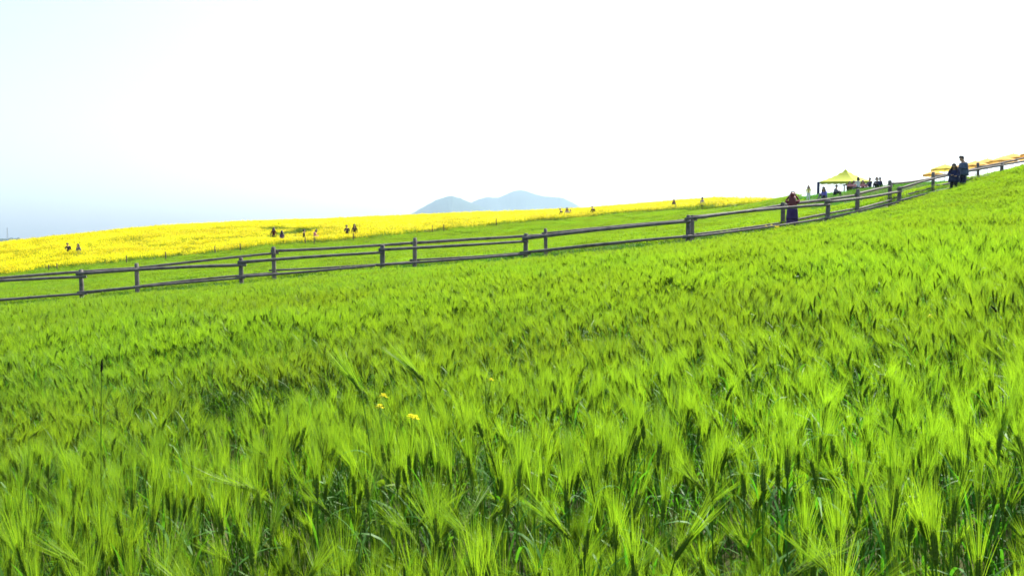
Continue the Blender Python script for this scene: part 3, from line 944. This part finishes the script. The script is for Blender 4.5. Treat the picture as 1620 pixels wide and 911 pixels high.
def person(loc, H, heading, pose, top, bottom, hair, hair_len, label, group=None, skirt=None, fingers=False, sleeves=True, holding=None, face=False, coat=None):
    J = skeleton(pose); S = H / 1.72
    verts, rads, edges, reg = [], [], [], []
    idx = {}
    def add(k, p, r, parent, region):
        idx[k] = len(verts); verts.append(p * S); rads.append((r[0] * S, r[1] * S)); reg.append(region)
        if parent: edges.append((idx[parent], idx[k]))
    add('pelvis', J['pelvis'], RAD['pelvis'], None, 'bottom')
    add('belly', J['belly'], RAD['belly'], 'pelvis', 'top'); add('chest', J['chest'], RAD['chest'], 'belly', 'top')
    add('neck', J['neck'], RAD['neck'], 'chest', 'skin'); add('chin', J['chin'], RAD['chin'], 'neck', 'skin'); add('head', J['head'], RAD['head'], 'chin', 'skin'); add('crown', J['crown'], RAD['crown'], 'head', 'skin')
    for s in 'LR':
        add('hip' + s, J['hip' + s], RAD['hip'], 'pelvis', 'bottom'); add('knee' + s, J['knee' + s], RAD['knee'], 'hip' + s, 'skin' if skirt else 'bottom')
        add('ank' + s, J['ank' + s], RAD['ank'], 'knee' + s, 'skin' if skirt else 'bottom'); add('toe' + s, J['toe' + s], RAD['toe'], 'ank' + s, 'shoe')
        add('sh' + s, J['sh' + s], RAD['sh'], 'chest', 'top'); add('el' + s, J['el' + s], RAD['el'], 'sh' + s, 'top' if sleeves else 'skin'); add('wr' + s, J['wr' + s], RAD['wr'], 'el' + s, 'top' if sleeves else 'skin')
        d = (J['wr' + s] - J['el' + s]).normalized()
        palm = J['wr' + s] + d * .065
        add('palm' + s, palm, RAD['palm'], 'wr' + s, 'skin')
        if fingers:
            side = d.cross(Vector((0, 1, 0)) if abs(d.y) < .8 else Vector((0, 0, 1))).normalized(); nrm = side.cross(d)
            for q, (o, ln) in enumerate(((-.030, .062), (-.010, .074), (.011, .070), (.030, .054))):
                add('k%s%d' % (s, q), palm + side * o + d * .035, RAD['f1'], 'palm' + s, 'skin')
                add('m%s%d' % (s, q), palm + side * o * 1.1 + d * (.035 + ln * .5) + nrm * .008, RAD['f1'], 'k%s%d' % (s, q), 'skin')
                add('t%s%d' % (s, q), palm + side * o * 1.1 + d * (.035 + ln * .85) + nrm * .030, RAD['f2'], 'm%s%d' % (s, q), 'skin')
            add('th1' + s, palm - side * .045 - d * .01, RAD['f1'], 'palm' + s, 'skin'); add('th2' + s, palm - side * .062 + d * .03 + nrm * .02, RAD['f2'], 'th1' + s, 'skin')
    me = bpy.data.meshes.new('body'); me.from_pydata([tuple(v) for v in verts], edges, [])
    tmp = bpy.data.objects.new('body', me); COL.objects.link(tmp)
    md = tmp.modifiers.new('skin', 'SKIN'); md.use_smooth_shade = True
    sv = me.skin_vertices[0].data
    for i, r in enumerate(rads): sv[i].radius = r
    for i in range(len(verts)): sv[i].use_root = (i == 0)
    ms = tmp.modifiers.new('sub', 'SUBSURF'); ms.levels = ms.render_levels = 1
    dg = bpy.context.evaluated_depsgraph_get()
    body = bpy.data.meshes.new_from_object(tmp.evaluated_get(dg))
    bpy.data.objects.remove(tmp)
    mats = {'top': CL[top], 'bottom': CL[bottom], 'skin': M_SKIN, 'shoe': CL['black']}
    order = list(mats); body.materials.clear()
    for k in order: body.materials.append(mats[k])
    segs = [(verts[a], verts[b], reg[b], reg[a]) for a, b in edges]
    for pol in body.polygons:
        c = pol.center; best = None
        for a, b, rb, ra in segs:
            ab = b - a; t = max(0, min(1, (c - a).dot(ab) / max(ab.length_squared, 1e-9)))
            d = (a + ab * t - c).length_squared
            if best is None or d < best[0]: best = (d, rb if t > .35 else ra)
        pol.material_index = order.index(best[1]); pol.use_smooth = True
    root = empty('person', loc, heading)
    tag(root, label, 'person', group)
    link('body', body, None, root)
    # hair: a cap that hugs the skull, longer at the back when long
    mb = MB(); hc = J['head']; up_ = (J['crown'] - J['chin']).normalized(); fw = (J['nose'] - J['head']); fw = (fw - up_ * fw.dot(up_)).normalized(); rt = fw.cross(up_)
    rows = []
    rngh = random.Random(int(loc[0] * 91) + 3)
    for j in range(8):
        row = []
        for k in range(14):
            a = 2 * math.pi * k / 14; front = math.cos(a)        # 1 = brow
            low = 1.05 if front > .6 else 1.75 if front > 0 else 2.15
            th = low * j / 7
            rr = Vector((math.sin(a) * .098 * math.sin(th), front * .112 * math.sin(th) - .012, .118 * math.cos(th)))
            q = hc + Vector((0, 0, 0)) + rt * rr.x + fw * rr.y + up_ * (rr.z + .026)
            q += Vector((rngh.uniform(-.006, .006),) * 3)
            row.append(mb.vert(q * S))
        rows.append(row)
    for a, b in zip(rows, rows[1:]):
        for k in range(14): mb.face(a[k], b[k], b[(k + 1) % 14], a[(k + 1) % 14])
    if hair_len > .05:
        prev = None
        back = [k for k in range(14) if math.cos(2 * math.pi * k / 14) < .30]
        n_ = 6
        for j in range(n_ + 1):
            t = j / n_; row = []
            for k in back:
                a = 2 * math.pi * k / 14
                w = .108 + (.075 if hair_len > .45 else .05) * math.sin(t * 2.2)
                q = hc + rt * (math.sin(a) * w) + fw * (math.cos(a) * (.118 + .02 * t) - .012 - .02 * t) + up_ * .02 + Vector((0, 0, -hair_len * t - .02)) 
                q += Vector((rngh.uniform(-.007, .007), rngh.uniform(-.007, .007), rngh.uniform(-.02, .0) * t))
                row.append(mb.vert(q * S))
            if prev:
                for k in range(len(row) - 1): mb.face(prev[k], row[k], row[k + 1], prev[k + 1])
            prev = row
    hm = mb.build('hair', HAIRM[hair], root, True)
    sm = hm.modifiers.new('solid', 'SOLIDIFY'); sm.thickness = .018 * S; sm.offset = 1
    if face:
        for sx in (-1, 1):
            mb = MB(); mb.ellipsoid((J['head'] + fw * .092 + rt * sx * .034 + up_ * .004) * S, (.013 * S, .010 * S, .008 * S), 8, 5); mb.build('eye', HAIRM['black'], root, True)
            mb = MB(); mb.ellipsoid((J['head'] + rt * sx * .088 - fw * .005) * S, (.012 * S, .022 * S, .032 * S), 8, 5); mb.build('ear', M_SKIN, root, True)
        mb = MB(); mb.ellipsoid((J['head'] + fw * .102 - up_ * .022) * S, (.013 * S, .020 * S, .022 * S), 8, 5); mb.build('nose', M_SKIN, root, True)
        mb = MB(); mb.ellipsoid((J['head'] + fw * .088 - up_ * .062) * S, (.026 * S, .010 * S, .007 * S), 8, 5); mb.build('mouth', CL['red'], root, True)
    for nm, spec_ in (('skirt', skirt), ('coat', coat)):
        if not spec_: continue
        mb = MB(); col, hem, flare, waist = spec_
        prev = None
        for j in range(6):
            t = j / 5; z = waist + (hem - waist) * t; rr = (.155 if nm == 'skirt' else .17) + flare * t ** .8; row = []
            for k in range(20):
                a = 2 * math.pi * k / 20
                f = 1 + .07 * t * math.sin(a * 7)
                row.append(mb.vert(Vector((math.cos(a) * rr * f * 1.05, math.sin(a) * rr * f * .85, z)) * S))
            if prev:
                for k in range(20): mb.face(prev[k], prev[(k + 1) % 20], row[(k + 1) % 20], row[k])
            prev = row
        sk = mb.build(nm, CL[col], root, True)
        sm = sk.modifiers.new('solid', 'SOLIDIFY'); sm.thickness = .01
    if holding == 'phone' or holding == 'camera':
        c = (J['wrL'] + J['wrR']) * .5
        d = ((J['wrL'] - J['elL']).normalized() + (J['wrR'] - J['elR']).normalized()).normalized()
        mb = MB()
        sz = (.15, .012, .075) if holding == 'phone' else (.13, .06, .08)
        mb.box((c + d * .10) * S, sz)
        o = mb.build('phone' if holding == 'phone' else 'camera', CL['black'])
        o.matrix_world = Matrix.Translation(loc) @ Matrix.Rotation(heading, 4, 'Z')
        tag(o, 'small dark %s held up by the %s' % (holding, 'long-haired woman on the path' if holding == 'camera' else 'short-haired person leaning by the fence'), holding)
    return root

def visitor(px, ptop, pbot, crop, heading, pose, top, bottom, hair, hl, label, group=None, d0=50, D=None, lo=1.5, hi=1.85, **kw):
    if D is None: g, D = hit(px, pbot, crop, d0)
    else:
        q = P(px, pbot, D); g = Vector((q.x, q.y, gz(q.x, q.y)))
    t = P(px, ptop, D); H = t.z - g.z
    if pose == 'sit': H /= .75
    if pose == 'sit_ground': H /= .51
    H = max(lo, min(hi, H))
    return person(g, H, heading, pose, top, bottom, hair, hl, label, group, **kw)

VG = 'visitors strolling in the rapeseed field'
B = math.pi
visitor(108, 384, 398, .95, B, 'phone', 'black', 'black', 'black', 0, 'broad-shouldered person in black waist-deep in yellow rapeseed', VG)
visitor(124, 386, 398, .95, B * .9, 'stand', 'grey', 'grey', 'black', .25, 'dark-haired person in pale grey standing beside someone broad in black', VG)
visitor(433, 360, 372.5, .95, .2, 'stand', 'maroon', 'black', 'brown', .2, 'person in dark maroon on the track through the yellow field', VG)
visitor(446, 365, 377, .95, 1.0, 'walk', 'purple', 'black', 'black', .2, 'person in muted purple a step below the track in rapeseed', VG)
visitor(481, 363.5, 374, .95, -1.2, 'walk', 'black', 'brown', 'brown', 0, 'dark-clad walker alone between two pairs in the rapeseed', VG)
visitor(498, 362.5, 374, .95, -1.0, 'look', 'pink', 'grey', 'brown', .15, 'person in pale pink with brown hair bending in the rapeseed', VG)
visitor(549, 356, 368, .95, B * .95, 'phone', 'black', 'black', 'black', 0, 'person in black and white in rapeseed beside another in dark red', VG)
visitor(561, 355, 367.5, .95, B * 1.05, 'stand', 'brown', 'red', 'black', .15, 'person in dark brown and red beside someone in black in rapeseed', VG)
visitor(888, 336, 346, None, .8, 'sit_ground' if 0 else 'look', 'black', 'black', 'black', 0, 'person in black stooping where rapeseed meets green barley', VG, D=80.5)
visitor(897, 335, 345.5, None, B, 'stand', 'lilac', 'lilac', 'black', .2, 'dark-haired person in pale lilac where rapeseed meets barley', VG, D=80.5)
visitor(902.5, 336.5, 345.5, None, B * .8, 'stand', 'maroon', 'black', 'brown', 0, 'small dark-clad person close behind someone in pale lilac', VG, D=80.5, lo=1.3)
visitor(938, 333.5, 343, None, .4, 'look', 'brown', 'black', 'black', 0, 'lone person in brown at the thin end of the rapeseed', VG, D=80.5)
visitor(1066, 322, 331.5, .8, B, 'stand', 'navy', 'navy', 'black', .2, 'lone person in navy at the upper edge of the barley', VG, D=82)
visitor(1111, 314.5, 327, .8, -.9, 'walk', 'lilac', 'purple', 'black', .1, 'person in lilac and purple walking on the upper barley edge', VG, D=82)

visitor(1253, 306, 352, .6, -.35, 'raise', 'maroon', 'lilac', 'auburn', .60, 'woman with long auburn hair and dark red top taking a photo on the path', None, D=31.9, lo=1.6, hi=1.8, skirt=('purple', .50, .06, 1.0), coat=('indigo', .72, .035, 1.16), fingers=True, holding='camera', face=True)
visitor(1509, 258, 288, .6, 2.6, 'look', 'navy', 'black', 'brown', .32, 'young woman with long brown hair in navy leaning by the fence', None, D=37.3, lo=1.55, hi=1.7, coat=('navy', .80, .06, 1.36), fingers=True, face=True)
visitor(1523.5, 247, 286, .6, 1.75, 'phone', 'denim', 'navy', 'black', 0, 'short-haired person in denim jacket looking down, leaning by the fence', None, D=37.6, lo=1.78, hi=1.88, coat=('denim', .86, .045, 1.40), fingers=True, face=True, holding='phone')

# picnic lawn
PG = 'people resting on the picnic lawn'
visitor(1279, 295.5, 310, .5, 2.6, 'stand', 'yellow', 'white', 'brown', .15, 'person in a pale yellow top standing left of the lime canopy', PG, d0=45, lo=1.2, hi=1.75)
visitor(1306, 294, 307, .05, 2.0, 'sit_ground', 'violet', 'grey', 'black', .25, 'dark-haired person in violet sitting on grass by the canopy leg', PG, D=58, lo=1.5, hi=1.75)
visitor(1320, 293, 306, .05, -2.4, 'sit_ground', 'grey', 'black', 'black', 0, 'person in grey with black hair crouching on the grass', PG, D=59, lo=1.5, hi=1.75)

# canopy tent
tc = P(1337, 286, 68.0); tg = gz(tc.x, tc.y)
M_TENT = plain_mat('lime canopy cloth', (.60, .66, .08), .75, .2, .06, 3, trans=.45)
M_METAL = plain_mat('dark frame metal', (.05, .05, .055), .5, .4, .1)
tent = empty('canopy_tent', (tc.x, tc.y, tg), R(43))
tent.rotation_euler = (R(2.2), R(-3.2), R(43))
tag(tent, 'lime yellow pop-up canopy with a pointed roof on the picnic lawn', 'tent')
half = 1.5; eave = P(1337, 287.0, 68.0).z - tg
apex = eave + .98
for sx in (-1, 1):
    for sy in (-1, 1):
        mb = MB(); mb.tube([(sx * (half - .05), sy * (half - .05), -.5), (sx * (half - .05), sy * (half - .05), eave)], [.035, .035], 4); mb.build('leg', M_METAL, tent)
mb = MB()
n = 10
def roofz(x, y):
    m = max(abs(x), abs(y)) / half
    return eave + (apex - eave) * (1 - m) ** 1.25 * (1 - .12 * math.sin(math.pi * m)) + .0
grid = {}
for i in range(n + 1):
    for j in range(n + 1):
        x = half * (2 * i / n - 1); y = half * (2 * j / n - 1)
        grid[i, j] = mb.vert((x, y, roofz(x, y)))
for i in range(n):
    for j in range(n): mb.face(grid[i, j], grid[i + 1, j], grid[i + 1, j + 1], grid[i, j + 1])
can = mb.build('canopy', M_TENT, tent)
can.modifiers.new('solid', 'SOLIDIFY').thickness = .012
for q in range(4):
    mb = MB(); prev = None
    for k in range(25):
        t = k / 24; x = half * (2 * t - 1); dz = .20 + .035 * math.sin(t * math.pi * 12)
        p = Matrix.Rotation(q * B / 2, 3, 'Z') @ Vector((x, half + .012, 0))
        a = mb.vert((p.x, p.y, eave)); b = mb.vert((p.x, p.y, eave - dz))
        if prev: mb.face(prev[0], a, b, prev[1])
        prev = (a, b)
    v = mb.build('valance', M_TENT, can); v.modifiers.new('solid', 'SOLIDIFY').thickness = .01
mb = MB()
for q in range(4):
    m = Matrix.Rotation(q * B / 2, 3, 'Z')
    a = m @ Vector((-half + .05, half - .05, 0)); b = m @ Vector((half - .05, half - .05, 0))
    for z in (-.03, -.33): mb.tube([a + Vector((0, 0, eave + z)), b + Vector((0, 0, eave + z))], [.014, .014], 4)
mb.build('frame', M_METAL, tent)
# rolled wall sleeve strapped to a canopy leg
sl = P(1294.5, 296, 67.8); sz = gz(sl.x, sl.y)
mb = MB(); hh = P(1294.5, 288.5, 67.8).z - sz
mb.tube([(0, 0, 0), (0, 0, hh * .5), (0, 0, hh), (0, 0, hh + .03)], [.10, .11, .10, .06], 9)
o = mb.build('rolled_sidewall', CL['navy'], None, True); o.location = (sl.x, sl.y, sz)
tag(o, 'dark rolled sidewall standing against the outer canopy leg', 'cover')

# table and bench under the canopy
def table(px0, px1, ptop, D, label):
    a = P(px0, ptop, D); b = P(px1, ptop, D); c = (a + b) / 2; g = gz(c.x, c.y)
    root = empty('picnic_table', (c.x, c.y, g)); tag(root, label, 'table')
    W = (b - a).length; h = max(c.z - g, .7)
    mb = MB(); mb.box((0, 0, h), (W, .75, .05)); mb.build('tabletop', CL['brown'], root)
    mb = MB(); mb.box((0, 0, h + .03), (W * .96, .78, .012)); mb.box((0, -.393, h - .06), (W * .96, .012, .18)); mb.build('cloth', CL['pink'], root)
    for sx in (-1, 1):
        for sy in (-1, 1):
            mb = MB(); mb.box((sx * (W / 2 - .1), sy * .3, h / 2 - .03), (.07, .07, h - .0)); mb.build('leg', CL['brown'], root)
    mb = MB(); mb.box((0, -.30, h * .55), (W * .94, .03, h * .4)); mb.build('front_board', CL['brown'], root)
    return root
table(1336, 1371, 292.5, 64.3, 'long table with a pink cloth under the lime canopy')
def stool(g, label):
    mb = MB(); mb.box((0, 0, .43), (.36, .34, .04))
    for sx in (-1, 1):
        for sy in (-1, 1): mb.tube([(sx * .15, sy * .14, 0), (sx * .13, sy * .12, .42)], [.018, .016], 5)
    o = mb.build('stool', CL['brown']); o.location = g
    tag(o, label, 'stool', 'stools round the canopy table')
for px, pt, D, head, top, bot, hair, hl, lab in (
        (1344, 287.5, 65.6, B, 'brown', 'black', 'brown', .2, 'person in brown seated at the canopy table'),
        (1351, 286.5, 65.7, B, 'maroon', 'black', 'black', .1, 'person in maroon with black hair seated at the canopy table'),
        (1357.5, 287.5, 63.0, .4, 'white', 'grey', 'black', .1, 'person in a white shirt seated before the canopy table'),
        (1365, 286, 65.6, 2.5, 'pink', 'purple', 'black', .2, 'person in pink seated at the canopy table'),
        (1376, 284.5, 63.6, 1.9, 'navy', 'grey', 'black', 0, 'person in navy seated just outside the right canopy edge')):
    q = P(px, 295, D); g = Vector((q.x, q.y, gz(q.x, q.y)))
    H = min(1.9, max(1.6, (P(px, pt, D).z - g.z) / .75))
    person(g, H, head, 'sit', top, bot, hair, hl, lab, PG)
    stool(g, 'low brown stool under ' + lab.split(' seated')[0].replace('person', 'the person'))
visitor(1388.5, 283.5, 297, .05, 2.3, 'sit_ground', 'navy', 'black', 'brown', .1, 'person in navy sitting on the lawn right of the canopy', PG, D=57.5, lo=1.5, hi=1.8)
visitor(1395.5, 286, 297, .05, 1.2, 'sit_ground', 'navy', 'navy', 'black', 0, 'person in blue-black sitting with a back turned, right of the canopy', PG, D=57.8, lo=1.4, hi=1.8)

# parasols
def parasol(px, py, D, dia, col, label):
    c = P(px, py, D); g = gz(c.x, c.y); rim = max(c.z - g, 1.2)
    root = empty('parasol', (c.x, c.y, g), random.Random(px).uniform(0, 1))
    tag(root, label, 'parasol', 'orange parasols beyond the fence')
    r = dia / 2; hgt = dia * .17
    mb = MB(); mb.tube([(0, 0, -.1), (0, 0, rim + hgt + .08)], [.025, .022], 7); mb.build('pole', M_METAL, root)
    mb = MB(); rings = []
    for j in range(5):
        t = j / 4; row = []
        for k in range(16):
            a = 2 * B * k / 16; rr = r * t * (1.0 if k % 2 == 0 else .955)
            row.append(mb.vert((math.cos(a) * rr, math.sin(a) * rr, rim + hgt * (1 - t ** 1.25))) if j else None)
        rings.append(row)
    ap = mb.vert((0, 0, rim + hgt + .02))
    for k in range(16):
        mb.face(ap, rings[1][k], rings[1][(k + 1) % 16])
        for j in range(1, 4): mb.face(rings[j][k], rings[j + 1][k], rings[j + 1][(k + 1) % 16], rings[j][(k + 1) % 16])
    can = mb.build('canopy', col, root); can.modifiers.new('solid', 'SOLIDIFY').thickness = .008
    mb = MB()
    for k in range(32):
        a = 2 * B * k / 32; a2 = 2 * B * (k + 1) / 32; d = .13 if k % 2 else .16; d2 = .16 if k % 2 else .13
        f = lambda q, z: mb.vert((math.cos(q) * r * .985, math.sin(q) * r * .985, z))
        mb.face(f(a, rim + .01), f(a2, rim + .01), f(a2, rim - d2), f(a, rim - d))
    mb.build('valance', col, can)
    for k in range(8):
        a = 2 * B * k / 8
        mb = MB(); mb.tube([(0, 0, rim + hgt - .02), (math.cos(a) * r * .97, math.sin(a) * r * .97, rim - .0)], [.010, .008], 4); mb.build('rib', M_METAL, root)
M_PAR = plain_mat('orange parasol cloth', (.80, .52, .13), .8, .15, .06, 3, trans=.5)
M_PAR2 = plain_mat('amber parasol cloth', (.82, .67, .12), .8, .15, .06, 3, trans=.5)
parasol(1477, 276, 64, 1.5, M_PAR, 'small orange parasol standing alone beyond the rails below the others')
parasol(1495, 267.5, 68, 2.1, M_PAR2, 'amber yellow parasol just below the fence couple')
for px, py, D, dia in ((1543, 262.5, 66, 2.2), (1562, 258.5, 71, 2.3), (1587, 254.5, 67, 2.0), (1603, 250.5, 72, 2.3), (1524, 266, 73, 2.2), (1640, 244, 70, 2.4)):
    parasol(px, py, D, dia, M_PAR, 'orange parasol in the row uphill of the fence couple')
